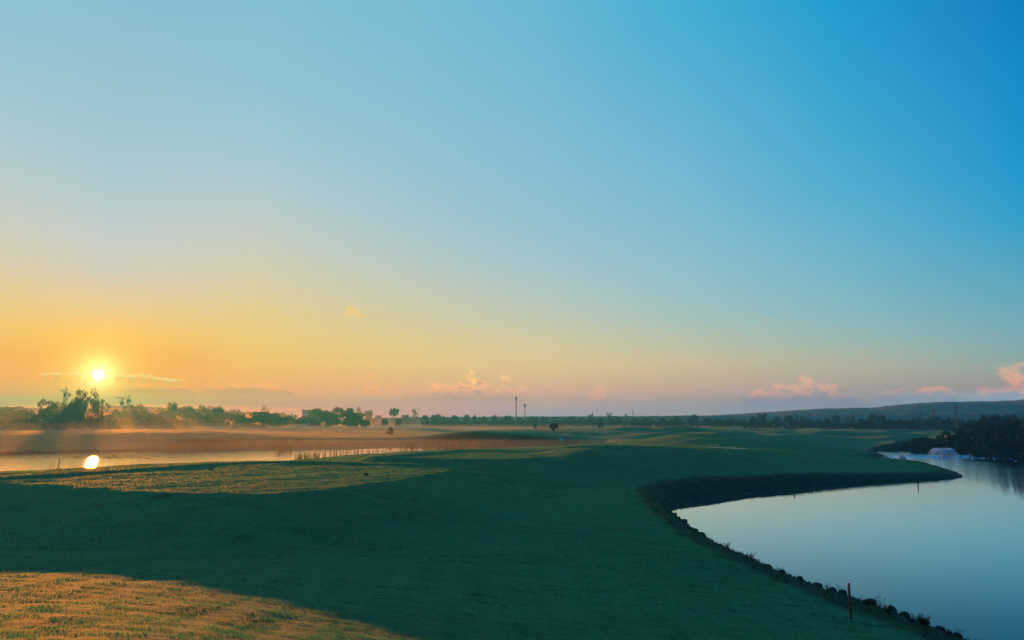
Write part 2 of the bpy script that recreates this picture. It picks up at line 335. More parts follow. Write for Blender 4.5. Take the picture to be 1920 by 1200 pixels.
m_ground, t = mat("turf_ground")
g = t.node('ShaderNodeNewGeometry'); pos = g.outputs['Position']
sp = t.node('ShaderNodeSeparateXYZ'); t.l.new(g.outputs['Normal'], sp.inputs[0])
big = t.noise(pos, .035, 4); mid = t.noise(pos, .35, 4); fine = t.noise(pos, 6., 5, .65)
c = t.mix(t.rng(big, .38, .62), (.002, .130, .056), (.009, .185, .068))
c = t.mix(t.m('MULTIPLY', t.rng(mid, .4, .7), .5), c, (.004, .200, .090))
c = t.mix(t.m('MULTIPLY', t.rng(fine, .35, .7), .6), c, (.020, .060, .030))
soil = t.mix(t.noise(pos, 4., 4), (.005, .008, .006), (.014, .016, .011))
pz = t.node('ShaderNodeSeparateXYZ'); t.l.new(pos, pz.inputs[0])
sf = t.m('MAXIMUM', t.rng(sp.outputs[2], .965, .88), t.rng(pz.outputs[2], .42, .12))
c = t.mix(sf, c, soil)
at_ = t.node('ShaderNodeAttribute', attribute_name='shore')
edge_ = t.m('ADD', at_.outputs['Fac'], t.m('MULTIPLY', t.m('SUBTRACT', t.noise(pos, 1.2, 4), .5), 1.6))
c = t.mix(t.rng(edge_, 2.5, 1.8), c, t.mix(t.noise(pos, 5., 4), (.004, .020, .012), (.016, .040, .020)))
b = t.node('ShaderNodeBsdfPrincipled'); t.put(b.inputs['Base Color'], c); b.inputs['Roughness'].default_value = .9
b.inputs['Specular IOR Level'].default_value = .1
b.inputs['Sheen Weight'].default_value = .06; b.inputs['Sheen Roughness'].default_value = .5; b.inputs['Sheen Tint'].default_value = (.6, .8, .45, 1)
bp = t.node('ShaderNodeBump'); bp.inputs['Strength'].default_value = .6; bp.inputs['Distance'].default_value = .12; t.put(bp.inputs['Height'], fine)
t.l.new(bp.outputs[0], b.inputs['Normal']); out(t, b.outputs[0])

def leafy(name, ca, cb, trans=.45, scale=.5, cc=None, sc3=.05, streak=False):
    m, t = mat(name); g = t.node('ShaderNodeNewGeometry'); pos = g.outputs['Position']
    if streak: pos = t.mapping(pos, (.45, 1.3, 1))
    c = t.mix(t.rng(t.noise(pos, scale, 5, .6), .40, .60), ca, cb)
    if cc: c = t.mix(t.m('MULTIPLY', t.rng(t.noise(pos, sc3, 3), .4, .65), .8), c, cc)
    r_ = t.m('ADD', .75, t.m('MULTIPLY', g.outputs['Random Per Island'], .5))
    n = t.node('ShaderNodeVectorMath', operation='SCALE'); t.put(n.inputs[0], c); t.put(n.inputs['Scale'], r_)
    d = t.node('ShaderNodeBsdfDiffuse'); tr = t.node('ShaderNodeBsdfTranslucent'); mx = t.node('ShaderNodeMixShader')
    t.l.new(n.outputs[0], d.inputs[0]); t.l.new(n.outputs[0], tr.inputs[0]); mx.inputs[0].default_value = trans
    t.l.new(d.outputs[0], mx.inputs[1]); t.l.new(tr.outputs[0], mx.inputs[2]); out(t, mx.outputs[0]); return m
m_grass = leafy("grass_blades", (.001, .065, .030), (.032, .290, .108), .5, 1.0, (.040, .250, .105), .13, True)
m_rough = leafy("weedy_bank_plants", (.004, .020, .010), (.012, .030, .014), .2, 1.5)
m_reed = leafy("dry_reeds", (.06, .055, .02), (.12, .09, .035), .4, 2.)
m_leafA = leafy("dark_foliage", (.008, .036, .030), (.015, .045, .032), .1, .25)
m_leafB = leafy("glow_tinted_foliage", (.12, .052, .010), (.16, .072, .016), .5, .25)  # the orange glow on the left trees is put into the leaf colour
m_bark = simple("bark", (.06, .045, .03), .9, .4, 2.)
m_rock = simple("shore_rock", (.035, .035, .03), .85, .5, 6.)
m_hill = simple("hill_scrub", (.003, .025, .035), .95, .3, .01)
m_steel = simple("grey_steel", (.22, .22, .22), .5, .2, 1., .6)
m_wood = simple("weathered_wood", (.04, .035, .03), .85, .4, 8.)
m_red = simple("red_painted_wood", (.28, .025, .02), .6, .3, 12.)
m_white = simple("white_render", (.45, .45, .44), .7, .08, .3)
m_glassd = simple("dark_window", (.03, .04, .05), .2, .1, 1.)
m_sand = simple("pale_sand", (.70, .72, .70), .95, .1, 3.)
m_blue = simple("pale_blue_board", (.25, .5, .6), .6, .1, 2.)
m_crane = simple("crane_paint", (.22, .12, .04), .6, .2, .3)

m_water, t = mat("pond_water")
g = t.node('ShaderNodeNewGeometry'); pos = g.outputs['Position']
b = t.node('ShaderNodeBsdfPrincipled'); b.inputs['Base Color'].default_value = (.0, .045, .080, 1)
b.inputs['Roughness'].default_value = .015; b.inputs['IOR'].default_value = 1.38
n1 = t.noise(t.mapping(pos, (.5, 1.6, 1)), 1.4, 3, .5); n2 = t.noise(t.mapping(pos, (.12, .35, 1)), 1., 2, .5)
calm = t.rng(t.noise(pos, .05, 2), .40, .62)
fx, fy = P(1769, 856, 0)
vd = t.node('ShaderNodeVectorMath', operation='DISTANCE'); t.put(vd.inputs[0], pos); vd.inputs[1].default_value = (fx, fy, 0)
lx, ly = P(235, 858, 0)
vl = t.node('ShaderNodeVectorMath', operation='DISTANCE'); t.put(vl.inputs[0], pos); vl.inputs[1].default_value = (lx, ly, 0)
stir = t.m('ADD', t.rng(vd.outputs['Value'], 75., 8.), t.m('MULTIPLY', t.rng(vl.outputs['Value'], 44., 8.), .5))
hgt = t.m('ADD', t.m('MULTIPLY', n1, t.m('ADD', t.m('ADD', .15, t.m('MULTIPLY', stir, 9.)), t.m('MULTIPLY', calm, .8))), t.m('MULTIPLY', n2, .6))
bp = t.node('ShaderNodeBump'); bp.inputs['Strength'].default_value = 1.; bp.inputs['Distance'].default_value = .006; t.put(bp.inputs['Height'], hgt)
t.l.new(bp.outputs[0], b.inputs['Normal'])
gl = t.node('ShaderNodeBsdfGlossy'); gl.inputs['Roughness'].default_value = .015; gl.inputs[0].default_value = (.95, .97, 1, 1); t.l.new(bp.outputs[0], gl.inputs['Normal'])
mx = t.node('ShaderNodeMixShader'); lw = t.node('ShaderNodeLayerWeight'); lw.inputs['Blend'].default_value = .5
t.l.new(t.rng(lw.outputs['Facing'], .74, .92, .0, .85), mx.inputs[0]); t.l.new(b.outputs[0], mx.inputs[1]); t.l.new(gl.outputs[0], mx.inputs[2]); out(t, mx.outputs[0])

# ------------------------------------------------------------------ ground sheet
rad = [.6]
while rad[-1] < 5: rad.append(rad[-1] * 1.12)
while rad[-1] < 110: rad.append(rad[-1] + max(.16, rad[-1] * .0042))
while rad[-1] < 330: rad.append(rad[-1] * 1.010)
while rad[-1] < 1350: rad.append(rad[-1] * 1.03)
rad = np.array(rad)
angs = np.concatenate([np.linspace(-43, 43, 431), np.linspace(43, 317, 110)[1:-1]])
na, nr = len(angs), len(rad)
RR, AA = np.meshgrid(rad, np.radians(angs), indexing='ij')
gx, gy = (RR * np.sin(AA)).ravel(), (RR * np.cos(AA)).ravel()
gh, gd = height(gx, gy)
verts = np.vstack([np.stack([gx, gy, gh], 1), [[0, 0, hz(0, 0)]]])
i, j = np.meshgrid(np.arange(nr - 1), np.arange(na), indexing='ij'); j2 = (j + 1) % na
quads = np.stack([i * na + j, (i + 1) * na + j, (i + 1) * na + j2, i * na + j2], -1).reshape(-1, 4)
j = np.arange(na); tris = np.stack([np.full(na, nr * na), j, (j + 1) % na], 1)
me = new_mesh("ground", verts, quads=quads, tris=tris)
me.attributes.new('shore', 'FLOAT', 'POINT').data.foreach_set('value', np.append(np.clip(sdf(gx, gy, RIGHT), -5, 20), 20).astype(np.float32))
link("ground", me, m_ground, kind='structure', smooth=True)

# ------------------------------------------------------------------ ponds: one flat sheet each, edges buried in the banks
def sheet(name, pl, grow):
    c = pl.mean(0); pts = []
    m = len(pl)
    for k in range(m):
        a, b_, d = pl[k - 1], pl[k], pl[(k + 1) % m]
        t1 = (b_ - a) / np.linalg.norm(b_ - a); t2 = (d - b_) / np.linalg.norm(d - b_)
        n = np.array([(t1 + t2)[1], -(t1 + t2)[0]]); n = n / (np.linalg.norm(n) + 1e-9)
        q = b_ + n * grow * SGN
        pts.append(q)
    return [(p[0], p[1], 0.) for p in pts]
def area(pl): x, y = pl[:, 0], pl[:, 1]; return .5 * np.sum(x * np.roll(y, -1) - np.roll(x, -1) * y)
for name, pl in (("right_pond_water", RIGHT), ("left_pond_water", LEFT)):
    SGN = 1 if area(pl) > 0 else -1
    v = sheet(name, pl, 1.0)
    me = bpy.data.meshes.new(name); me.from_pydata(v, [], [tuple(range(len(v)))])
    if area(pl) < 0: me.flip_normals()
    link("water", me, m_water, kind='structure')

# ------------------------------------------------------------------ grass
def blades(n, rmin, rmax, hfun, wfun, amax, name, m, label=None, cond=None, lean=.5, seed=1):
    g_ = np.random.default_rng(seed)
    r = np.exp(g_.uniform(math.log(rmin), math.log(rmax), n)); a = g_.uniform(-R(amax), R(amax), n)
    x, y = r * np.sin(a), r * np.cos(a); z, d = height(x, y)
    keep = d > .25
    if cond is not None: keep &= cond(x, y, z, d)
    x, y, z, r, d = x[keep], y[keep], z[keep], r[keep], d[keep]; n = len(x)
    clump = .55 + .65 * np.clip(wob(x, y, .55, 2) + wob(x, y * 2.2, 1.3, 3), -1, 1) * .8 + g_.uniform(-.25, .35, n)
    pat = wob(x * .8, y * 2., 1.1, 1) + .6 * wob(x, y * 2.2, .5, 4); clump = 1 + (clump - 1) * np.clip(20 / r, .3, 1.); clump = clump * np.where((pat < -.12) & (r < 24), .3, 1.); hh = hfun(r) * np.clip(clump, .12, 1.6); ww = wfun(r)
    th = g_.uniform(0, 6.283, n); la = g_.uniform(0, 6.283, n); lm = g_.uniform(.1, lean, n) * hh
    v = np.empty((n, 3, 3), np.float32)
    dx, dy = np.cos(th) * ww / 2, np.sin(th) * ww / 2
    v[:, 0] = np.stack([x - dx, y - dy, z - .01], 1); v[:, 1] = np.stack([x + dx, y + dy, z - .01], 1)
    v[:, 2] = np.stack([x + np.cos(la) * lm, y + np.sin(la) * lm, z + hh], 1)
    me = new_mesh(name, v.reshape(-1, 3), tris=np.arange(3 * n).reshape(-1, 3))
    return link(name, me, m, kind='stuff', label=label)
g_ = blades(1000000, 5.0, 140, lambda r: .040 + .0002 * r, lambda r: np.maximum(.005, r * .00075), 42, "grass", m_grass,
            "short mown grass over the tees and slopes", lean=1.2, cond=lambda x, y, z, d: (x < 5) | (d > 1.7 + .6 * wob(x, y, 2.5, 2)))
weeds = blades(130000, 9.0, 75, lambda r: .15 + .0008 * r, lambda r: np.maximum(.007, r * .0007), 42, "weeds", m_rough,
       "dark rough weeds along the bank of the right pond",
       cond=lambda x, y, z, d: (d < 1.9 + .8 * wob(x, y, 3., 4)) & (x > 5), lean=.9, seed=3)

# ------------------------------------------------------------------ small builders
def ico(sub, r=1.0):
    import bmesh
    bm = bmesh.new(); bmesh.ops.create_icosphere(bm, subdivisions=sub, radius=r)
    v = np.array([q.co[:] for q in bm.verts]); f = [tuple(q.index for q in p.verts) for p in bm.faces]; bm.free(); return v, f
def rock_mesh(seed, sx, sy, sz, sub=2, name="rock"):
    g_ = np.random.default_rng(seed); v, f = ico(sub)
    k = 1 + .0 * v[:, 0]
    for _ in range(7):
        d = g_.normal(size=3); d /= np.linalg.norm(d); c = g_.uniform(.45, .85)
        p = v @ d; v = v - np.outer(np.maximum(p - c, 0), d) * .9
    v += g_.normal(scale=.03, size=v.shape)
    return new_mesh(name, v * (sx, sy, sz), faces=f)
def box(cx_, cy_, z0, z1, wx, wy, yaw=0.):
    v = []
    for z in (z0, z1):
        for a, b_ in ((-1, -1), (1, -1), (1, 1), (-1, 1)):
            X_, Y_ = a * wx / 2, b_ * wy / 2
            v.append((cx_ + X_ * math.cos(yaw) - Y_ * math.sin(yaw), cy_ + X_ * math.sin(yaw) + Y_ * math.cos(yaw), z))
    return v, [(0, 3, 2, 1), (4, 5, 6, 7), (0, 1, 5, 4), (1, 2, 6, 5), (2, 3, 7, 6), (3, 0, 4, 7)]
class MB:
    def __init__(s): s.v = []; s.f = []
    def add(s, v, f): k = len(s.v); s.v += [tuple(q) for q in v]; s.f += [tuple(i + k for i in q) for q in f]; return s
    def box(s, *a, **k): return s.add(*box(*a, **k))
    def tube(s, p0, p1, r0, r1=None, n=8):
        r1 = r0 if r1 is None else r1
        p0, p1 = Vector(p0), Vector(p1); d = (p1 - p0).normalized(); a = d.orthogonal().normalized(); b_ = d.cross(a)
        v = []
        for p, r in ((p0, r0), (p1, r1)):
            for k in range(n): t_ = 6.28318 * k / n; v.append(tuple(p + (a * math.cos(t_) + b_ * math.sin(t_)) * r))
        f = [(k, (k + 1) % n, n + (k + 1) % n, n + k) for k in range(n)] + [tuple(range(n))[::-1], tuple(range(n, 2 * n))]
        return s.add(v, f)
    def build(s, name, m, parent=None, **kw):
        return link(name, new_mesh(name, s.v, faces=s.f), m, parent, **kw)
def empty(name, loc, label, cat, group=None):
    o = bpy.data.objects.new(name, None); col.objects.link(o); o.location = loc; o.empty_display_size = .3
    tagp(o, label, cat, group); return o

# ------------------------------------------------------------------ trees
def crown_mesh(kind, seed, n=2600, leaf=.035):
    """a crown of unit half-width (x), height 1, as leaf clumps"""
    g_ = np.random.default_rng(seed); blobs = []
    if kind == 'round':
        for _ in range(16):
            a = g_.uniform(0, 6.28); q = g_.uniform(0, .62) ** .8; zc = g_.uniform(.25, .74)
            blobs.append((q * math.cos(a) * (1.1 - abs(zc - .45)), q * math.sin(a) * (1.1 - abs(zc - .45)), zc, g_.uniform(.24, .38)))
        blobs.append((0, 0, .45, .5))
    elif kind == 'mass':
        for _ in range(30):
            a = g_.uniform(0, 6.28); q = math.sqrt(g_.uniform(0, .8)); top = .92 - .55 * q ** 2.5
            blobs.append((q * math.cos(a), q * math.sin(a), g_.uniform(.08, top), g_.uniform(.14, .26)))
    elif kind == 'spiky':
        for _ in range(26):
            a = g_.uniform(0, 6.28); q = math.sqrt(g_.uniform(0, .75)); top = .80 - .4 * q ** 2.5
            blobs.append((q * math.cos(a), q * math.sin(a), g_.uniform(.08, top), g_.uniform(.12, .22)))
    elif kind == 'umbrella':
        for _ in range(18):
            a = g_.uniform(0, 6.28); q = math.sqrt(g_.uniform(0, .62))
            blobs.append((q * math.cos(a), q * math.sin(a), .70 + g_.uniform(-.1, .12), g_.uniform(.16, .24)))
    elif kind == 'bushy':
        blobs = [(-.5, 0, .62, .34), (.45, .1, .68, .38), (0, -.2, .45, .35), (-.1, .2, .8, .22), (.75, 0, .5, .2), (0, 0, .2, .2), (-.3, .1, .35, .2)]
    elif kind == 'airy':
        for _ in range(46):
            a = g_.uniform(0, 6.28); q = math.sqrt(g_.uniform(0, .9))
            zc = g_.uniform(.2, .96); s_ = 1.0 - .6 * abs(zc - .5)
            blobs.append((q * math.cos(a) * s_, q * math.sin(a) * s_, zc, g_.uniform(.10, .20)))
    elif kind == 'poplar':
        for k in range(16):
            zc = .1 + .8 * k / 15; s_ = .55 * math.sin(math.pi * (.15 + .75 * k / 15))
            a = g_.uniform(0, 6.28); blobs.append((s_ * .5 * math.cos(a), s_ * .5 * math.sin(a), zc, .2 + s_ * .3))
    B = np.array(blobs); wv = B[:, 3] ** 2; pick = g_.choice(len(B), n, p=wv / wv.sum())
    d = g_.normal(size=(n, 3)); d /= np.linalg.norm(d, axis=1)[:, None]
    rr = g_.uniform(.35, 1.06, n) ** .6
    zs = .55 if kind != 'umbrella' else .45
    p = B[pick, :3] + d * (B[pick, 3] * rr)[:, None] * (1, 1, zs if kind != 'poplar' else .5)
    if kind == 'spiky':
        m_ = int(n * .22); a = g_.uniform(0, 6.28, 40); q = np.sqrt(g_.uniform(0, .7, 40)); tp = g_.uniform(.8, 1.02, 40) - .35 * q ** 2
        k = g_.integers(0, 40, m_); u = g_.uniform(0, 1, m_)
        p[:m_, 0] = q[k] * np.cos(a[k]) + g_.normal(scale=.018, size=m_); p[:m_, 1] = q[k] * np.sin(a[k]) + g_.normal(scale=.018, size=m_)
        p[:m_, 2] = .55 * tp[k] + .45 * tp[k] * u
    p[:, 2] = np.clip(p[:, 2], .0, 1.05)
    t1 = g_.normal(size=(n, 3)); t1 /= np.linalg.norm(t1, axis=1)[:, None]
    t2 = np.cross(t1, g_.normal(size=(n, 3))); t2 /= np.linalg.norm(t2, axis=1)[:, None]
    s_ = (leaf * g_.uniform(.6, 1.5, n))[:, None]
    v = np.stack([p - t1 * s_, p + t1 * s_, p + t2 * s_ * 1.3], 1).reshape(-1, 3)
    return new_mesh("crown", v, tris=np.arange(3 * n).reshape(-1, 3))
KINDS = {}
for kd, ns_, nn, lf in (('bushy', 1, 900, .10), ('round', 4, 3000, .045), ('mass', 4, 5200, .035), ('spiky', 3, 5200, .032), ('umbrella', 2, 2400, .05), ('airy', 3, 1700, .030), ('poplar', 2, 1500, .05)):
    for m_, tagm in ((m_leafA, 'A'), (m_leafB, 'B')):
        KINDS[kd, tagm] = []
    for s_ in range(ns_):
        me = crown_mesh(kd, 100 + s_ * 7 + len(kd), nn, lf)
        for m_, tagm in ((m_leafA, 'A'), (m_leafB, 'B')):
            q = me.copy(); q.materials.append(m_); KINDS[kd, tagm].append(q)
def trunk_mesh(seed):
    g_ = np.random.default_rng(seed); mb = MB(); mb.tube((0, 0, -.06), (.01, .0, .30), .035, .024, 7)
    for _ in range(6):
        a = g_.uniform(0, 6.28); q = g_.uniform(.15, .5)
        mb.tube((.01, 0, g_.uniform(.18, .3)), (q * math.cos(a), q * math.sin(a), g_.uniform(.45, .8)), .018, .006, 5)
    return new_mesh("trunk", mb.v, faces=mb.f)
TRUNKS = [trunk_mesh(k) for k in range(4)]
for q in TRUNKS: q.materials.append(m_bark)
cnt = [0]
def tree(px, top, width, dist, kind, label, group=None, mt='A', name='tree', cat='tree', lift=0.0):
    x, y, _ = at(px, dist); g0 = hz(x, y)
    _, _, zt = at(px, dist, top)
    H = max(1.0, (zt - g0) * 1.12); Wd = width * dist / F / 2 * (1 / .95)
    cnt[0] += 1; k = cnt[0]
    o = empty(name, (x, y, g0 - .15), label, cat, group); rz = (k * 2.399) % 6.283
    tr = bpy.data.objects.new('trunk', TRUNKS[k % 4]); col.objects.link(tr); tr.parent = o; tr.scale = (Wd * .9, Wd * .9, H * .95); tr.rotation_euler[2] = rz
    L = KINDS[kind, mt]; cr = bpy.data.objects.new('crown', L[k % len(L)]); col.objects.link(cr); cr.parent = o
    cr.scale = (Wd, Wd * .9, H * (1 - lift)); cr.location = (0, 0, H * lift); cr.rotation_euler[2] = rz
    return o

# left bank, nearest rows, seen against the sun
LG = "trees and thickets beyond the left pond"
for a in [
 (8,771,60,444,'spiky','ragged reddish thicket at the left edge of the picture'),
 (42,768,52,432,'spiky','low spiky thicket between the left edge and the big clump under the sun'),
 (92,763,62,452,'mass','rounded bush forming the left shoulder of the big clump under the sun'),
 (100,753,50,444,'airy','thin feathery tree top rising over the left shoulder of the sun clump'),
 (135,748,52,432,'round','dense rounded tree in the big clump left below the sun'),
 (160,738,42,440,'airy','tallest tree, thin and see-through, straight below the sun'),
 (184,750,40,436,'airy','small sparse tree to the right of the tallest tree below the sun'),
 (128,772,110,413,'mass','broad dark thicket filling the foot of the clump below the sun'),
 (195,776,76,417,'mass','low sloping thicket at the right foot of the clump below the sun'),
 (268,773,60,432,'spiky','thicket of upright canes below the crane pair, left half'),
 (302,775,62,425,'spiky','thicket of upright canes below the crane pair, right half with higher tips'),
 (330,788,46,421,'mass','low tapering bush at the right end of the cane thicket'),
 (492,770,104,434,'mass','dark dome-shaped thicket standing alone in the golden mist'),
 (592,767,92,469,'mass','left half of the long hedge-like thicket, hazy orange'),
 (650,766,84,458,'mass','right half of the long hedge-like thicket, olive with a blunt right end'),
 (672,776,40,448,'mass','small blunt bush closing the long thicket on its right'),
]: tree(*a, group=LG, mt='B', name='thicket' if a[4] in ('mass', 'spiky') else 'tree', cat='thicket' if a[4] in ('mass', 'spiky') else 'tree')
# hazy row behind
HG = "hazy trees behind the left thickets"
for a in [
 (28,764,70,546,'round','pale tree at the far left behind the spiky thickets'),
 (215,761,40,559,'round','pale tree behind the right foot of the sun clump'),
 (248,760,50,585,'mass','wide pale tree mass directly behind the pair of cranes'),
 (290,763,50,572,'mass','pale tree mass behind the cane thicket'),
 (320,756,24,546,'round','small ball-shaped hazy tree, first bump right of the crane pair'),
 (352,754,50,552,'round','broad domed hazy tree beside the small ball-shaped one'),
 (378,761,44,559,'round','hazy tree sloping off the right of the broad domed tree'),
 (408,760,44,468,'round','darker orange tree in front of the broad domed hazy tree'),
 (438,767,44,481,'spiky','ragged orange tree just left of the dome-shaped thicket'),
 (380,782,60,520,'mass','low misty shrub under the darker orange tree'),
 (352,783,40,520,'mass','low misty shrub left of the one under the orange tree'),
 (466,770,30,611,'round','pale tree peeping over the left of the dome-shaped thicket'),
 (497,766,18,624,'airy','small pale pointed tree over the middle of the dome-shaped thicket'),
 (526,769,46,611,'round','pale domed tree over the right of the dome-shaped thicket'),
 (545,778,30,520,'airy','see-through shrub right of the dome-shaped thicket'),
 (672,768,16,650,'airy','first pale ragged tree behind the long thicket'),
 (690,770,20,663,'round','second pale ragged tree, beyond the blunt end of the long thicket'),
 (708,778,22,650,'round','low pale tree between the long thicket and the umbrella pine'),
 (738,766,21,676,'umbrella','umbrella pine with a flat oval crown on the skyline'),
 (722,783,18,520,'round','small round bush below and left of the umbrella pine'),
 (748,784,18,520,'round','small round bush below and right of the umbrella pine'),
 (762,774,22,702,'round','tree just right of the umbrella pine'),
 (778,769,16,702,'airy','palm-like ragged tree right of the umbrella pine'),
]: tree(*a, group=HG, mt='B')
ORD = ['first','second','third','fourth','fifth','sixth','seventh','eighth','ninth','tenth','eleventh','twelfth']
def row(items, where, group, mt='A', dist=(560, 640)):
    for k, (px, top, wd, kd) in enumerate(items):
        tree(px, top, wd, random.uniform(*dist), kd, f"hazy {dict(round='round-crowned', spiky='spiky', mass='low wide', poplar='narrow upright', airy='wispy', umbrella='flat-topped')[kd]} tree, {ORD[k]} {where}", group=group, mt=mt)
FG = "trees of the far tree line"
row([(796,777,22,'round'),(816,777,24,'round'),(834,780,22,'mass'),(855,779,24,'round'),(876,776,20,'round'),(890,778,12,'spiky'),(905,780,20,'mass'),(925,779,18,'round'),(948,778,24,'mass')],
    "in the row from the umbrella pine to the tall mast", FG)
row([(975,782,18,'mass'),(1000,780,22,'mass'),(1022,781,22,'round'),(1044,780,22,'mass'),(1068,780,26,'mass'),(1090,781,20,'mass'),(1107,777,14,'round'),(1125,781,20,'round'),(1143,776,15,'airy'),(1144,781,20,'round'),(1160,780,18,'round'),(1175,778,10,'airy')],
    "to the right of the two masts", FG)
row([(1190,783,20,'mass'),(1214,780,30,'round'),(1243,784,24,'mass'),(1268,779,26,'round'),(1299,778,25,'round'),(1327,780,24,'round'),(1348,785,24,'mass'),(1372,782,28,'round'),(1392,785,20,'mass')],
    "to the right of the lone thin pole", FG, dist=(500, 560))
row([(1412,778,22,'round'),(1432,775,22,'round'),(1456,780,22,'round'),(1478,779,22,'round'),(1494,779,8,'poplar'),(1504,781,16,'round'),(1518,783,18,'round'),(1536,785,22,'mass'),(1552,781,14,'round'),(1570,777,22,'round'),(1590,783,16,'airy'),(1600,777,8,'spiky')],
    "of the dark teal row before the blue hills", FG, dist=(430, 500))
row([(1616,781,18,'round'),(1635,776,26,'round'),(1654,777,22,'round'),(1672,784,22,'mass'),(1692,785,24,'mass'),(1716,784,26,'mass'),(1737,784,22,'mass'),(1753,780,20,'round'),(1776,783,26,'mass'),(1800,786,24,'mass'),(1822,785,24,'mass')],
    "of the dark row around the roadside utility poles", FG, dist=(380, 440))
# understory shrubs closing the foot of the line
UG = "low shrubs along the foot of the far tree line"
ORD += ['thirteenth', 'fourteenth', 'fifteenth', 'sixteenth']
MARKS = [(770, 'right of the umbrella pine'), (967, 'right of the tall mast'), (1187, 'right of the lone thin pole'), (1410, 'along the left half of the dark teal row'), (1616, 'at the foot of the utility poles')]
cnt_ = {}
for px in range(800, 1830, 18):
    dd = 520 if px < 1190 else (470 if px < 1400 else (400 if px < 1600 else 350))
    mk = [m_ for q_, m_ in MARKS if px >= q_][-1]; cnt_[mk] = cnt_.get(mk, 0) + 1
    tree(px + random.uniform(-5, 5), 788 + random.uniform(-1.5, 1.5), 27, dd + random.uniform(-20, 20), 'mass',
         f'low hazy hedge shrub, {ORD[cnt_[mk] - 1]} {mk}', group=UG, mt='A', name='shrub', cat='shrub')
# right bank
RG = "dark trees and bushes beyond the right pond"
for a in [
 (1844,778,34,215,'round','leftmost high dark tree on the skyline of the right bank'),
 (1866,775,30,205,'round','second high dark tree on the skyline of the right bank'),
 (1890,779,34,200,'round','dark tree with a broad top, third on the right bank skyline'),
 (1915,777,40,190,'round','dark tree against the right edge of the picture'),
 (1945,772,50,185,'round','dark tree cut by the right edge of the picture'),
 (1822,792,50,200,'mass','dark bush stepping down left of the high trees on the right bank'),
 (1716,817,58,158,'mass','low dark bush at the left end of the right bank thicket'),
 (1752,816,56,160,'mass','low dark bush second from the left in the right bank thicket'),
 (1790,810,60,156,'mass','dark bush behind the water spray'),
 (1828,802,62,150,'mass','tall dark bush to the right of the water spray'),
 (1868,793,70,146,'mass','large dark bush between the spray and the right edge'),
 (1912,790,80,138,'mass','largest dark bush at the right edge of the picture'),
 (1960,788,90,134,'mass','dark bush running out of the picture on the right'),
 (1858,822,60,136,'mass','low dark bush at the waterline right of the spray'),
]: tree(*a, group=RG, mt='A', name='bush' if a[4] == 'mass' else 'tree', cat='bush' if a[4] == 'mass' else 'tree')
# lone ones in the fields
tree(1038,793,17,186,'bushy','small dark lone tree on top of the green mound', mt='A')
tree(732,800,15,225,'mass','small dark shrub alone in the misty field below the umbrella pine', mt='B', name='shrub', cat='shrub')
tree(1003,792,10,330,'round','small misty bush in the field left of the lone tree', mt='A', name='bush', cat='bush')
tree(1126,791,12,330,'mass','small misty bush in the field right of the lone tree', mt='A', name='bush', cat='bush')

# ------------------------------------------------------------------ hills
def ridge(name, px_pts, dist, depth, m):
    """a long hill whose crest follows the given skyline at a fixed distance, sloping down both ways"""
    n = 160; pxs = np.linspace(px_pts[0][0], px_pts[-1][0], n); tops = np.interp(pxs, [p[0] for p in px_pts], [p[1] for p in px_pts])
    V = []; prof = [(-1., 0.), (-.75, .18), (-.5, .5), (-.25, .82), (0, 1.), (.25, .85), (.6, .4), (1., 0.)]
    g_ = np.random.default_rng(5)
    for k in range(n):
        x, y, zt = at(pxs[k], dist, tops[k]); L = math.hypot(x, y); ux, uy = x / L, y / L
        for s_, q in prof:
            V.append((x + ux * s_ * depth, y + uy * s_ * depth, 1.0 + (zt - 1.0 + .15 * math.sin(k * .9) + g_.normal() * .12) * q - (3 if q == 0 else 0)))
    q = len(prof); Fc = [(k * q + j, (k + 1) * q + j, (k + 1) * q + j + 1, k * q + j + 1) for k in range(n - 1) for j in range(q - 1)]
    Fc += [(k * q, k * q + q - 1, (k + 1) * q + q - 1, (k + 1) * q) for k in range(n - 1)] + [tuple(range(q)), tuple((n - 1) * q + j for j in range(q))]
    link(name, new_mesh(name, V, faces=Fc), m, kind='structure', smooth=True)
ridge("hills", [(1180,787),(1350,778),(1540,766),(1640,764),(1690,758),(1760,753.5),(1850,752.5),(1900,751),(1925,748),(2000,744),(2150,742),(2300,750),(2500,787)], 1130, 160, m_hill)
ridge("hills", [(-400,770),(-100,764),(30,763),(80,766),(150,770),(190,762),(205,760),(300,764),(400,768),(470,775),(560,787)], 780, 100, m_hill)
ridge("hills", [(480,787),(800,782),(1200,780),(1450,778),(1700,775),(1900,772),(2100,787)], 850, 60, m_hill)

# ------------------------------------------------------------------ masts, poles, cranes, buildings
def zat(px, d, py): return at(px, d, py)[2]
def mast(px, top, dist, width, label, head):
    x, y, _ = at(px, dist); g0 = hz(x, y); zt = zat(px, dist, top)
    o = empty('mast', (x, y, g0), label, 'mast'); H = zt - g0
    MB().tube((0, 0, -.5), (0, 0, H), width * .55, width * .4, 10).build('pole', m_steel, o)
    mb = MB()
    for k in range(3):
        a = k * 2.094; hx, hy = math.cos(a) * head, math.sin(a) * head
        mb.box(hx, hy, H - 3.2, H - .6, head * .5, head * .25, a)
        mb.tube((0, 0, H - 1.8), (hx, hy, H - 1.8), .07)
    mb.build('antenna', m_steel, o)
    MB().tube((0, 0, H), (0, 0, H + 1.3), .06).build('rod', m_steel, o)
mast(967.5, 743, 560, 1.15, 'tall slender mast rising over the middle of the far tree line', .7)
mast(984, 756, 560, .75, 'shorter mast with a thicker head beside the tall one', .95)
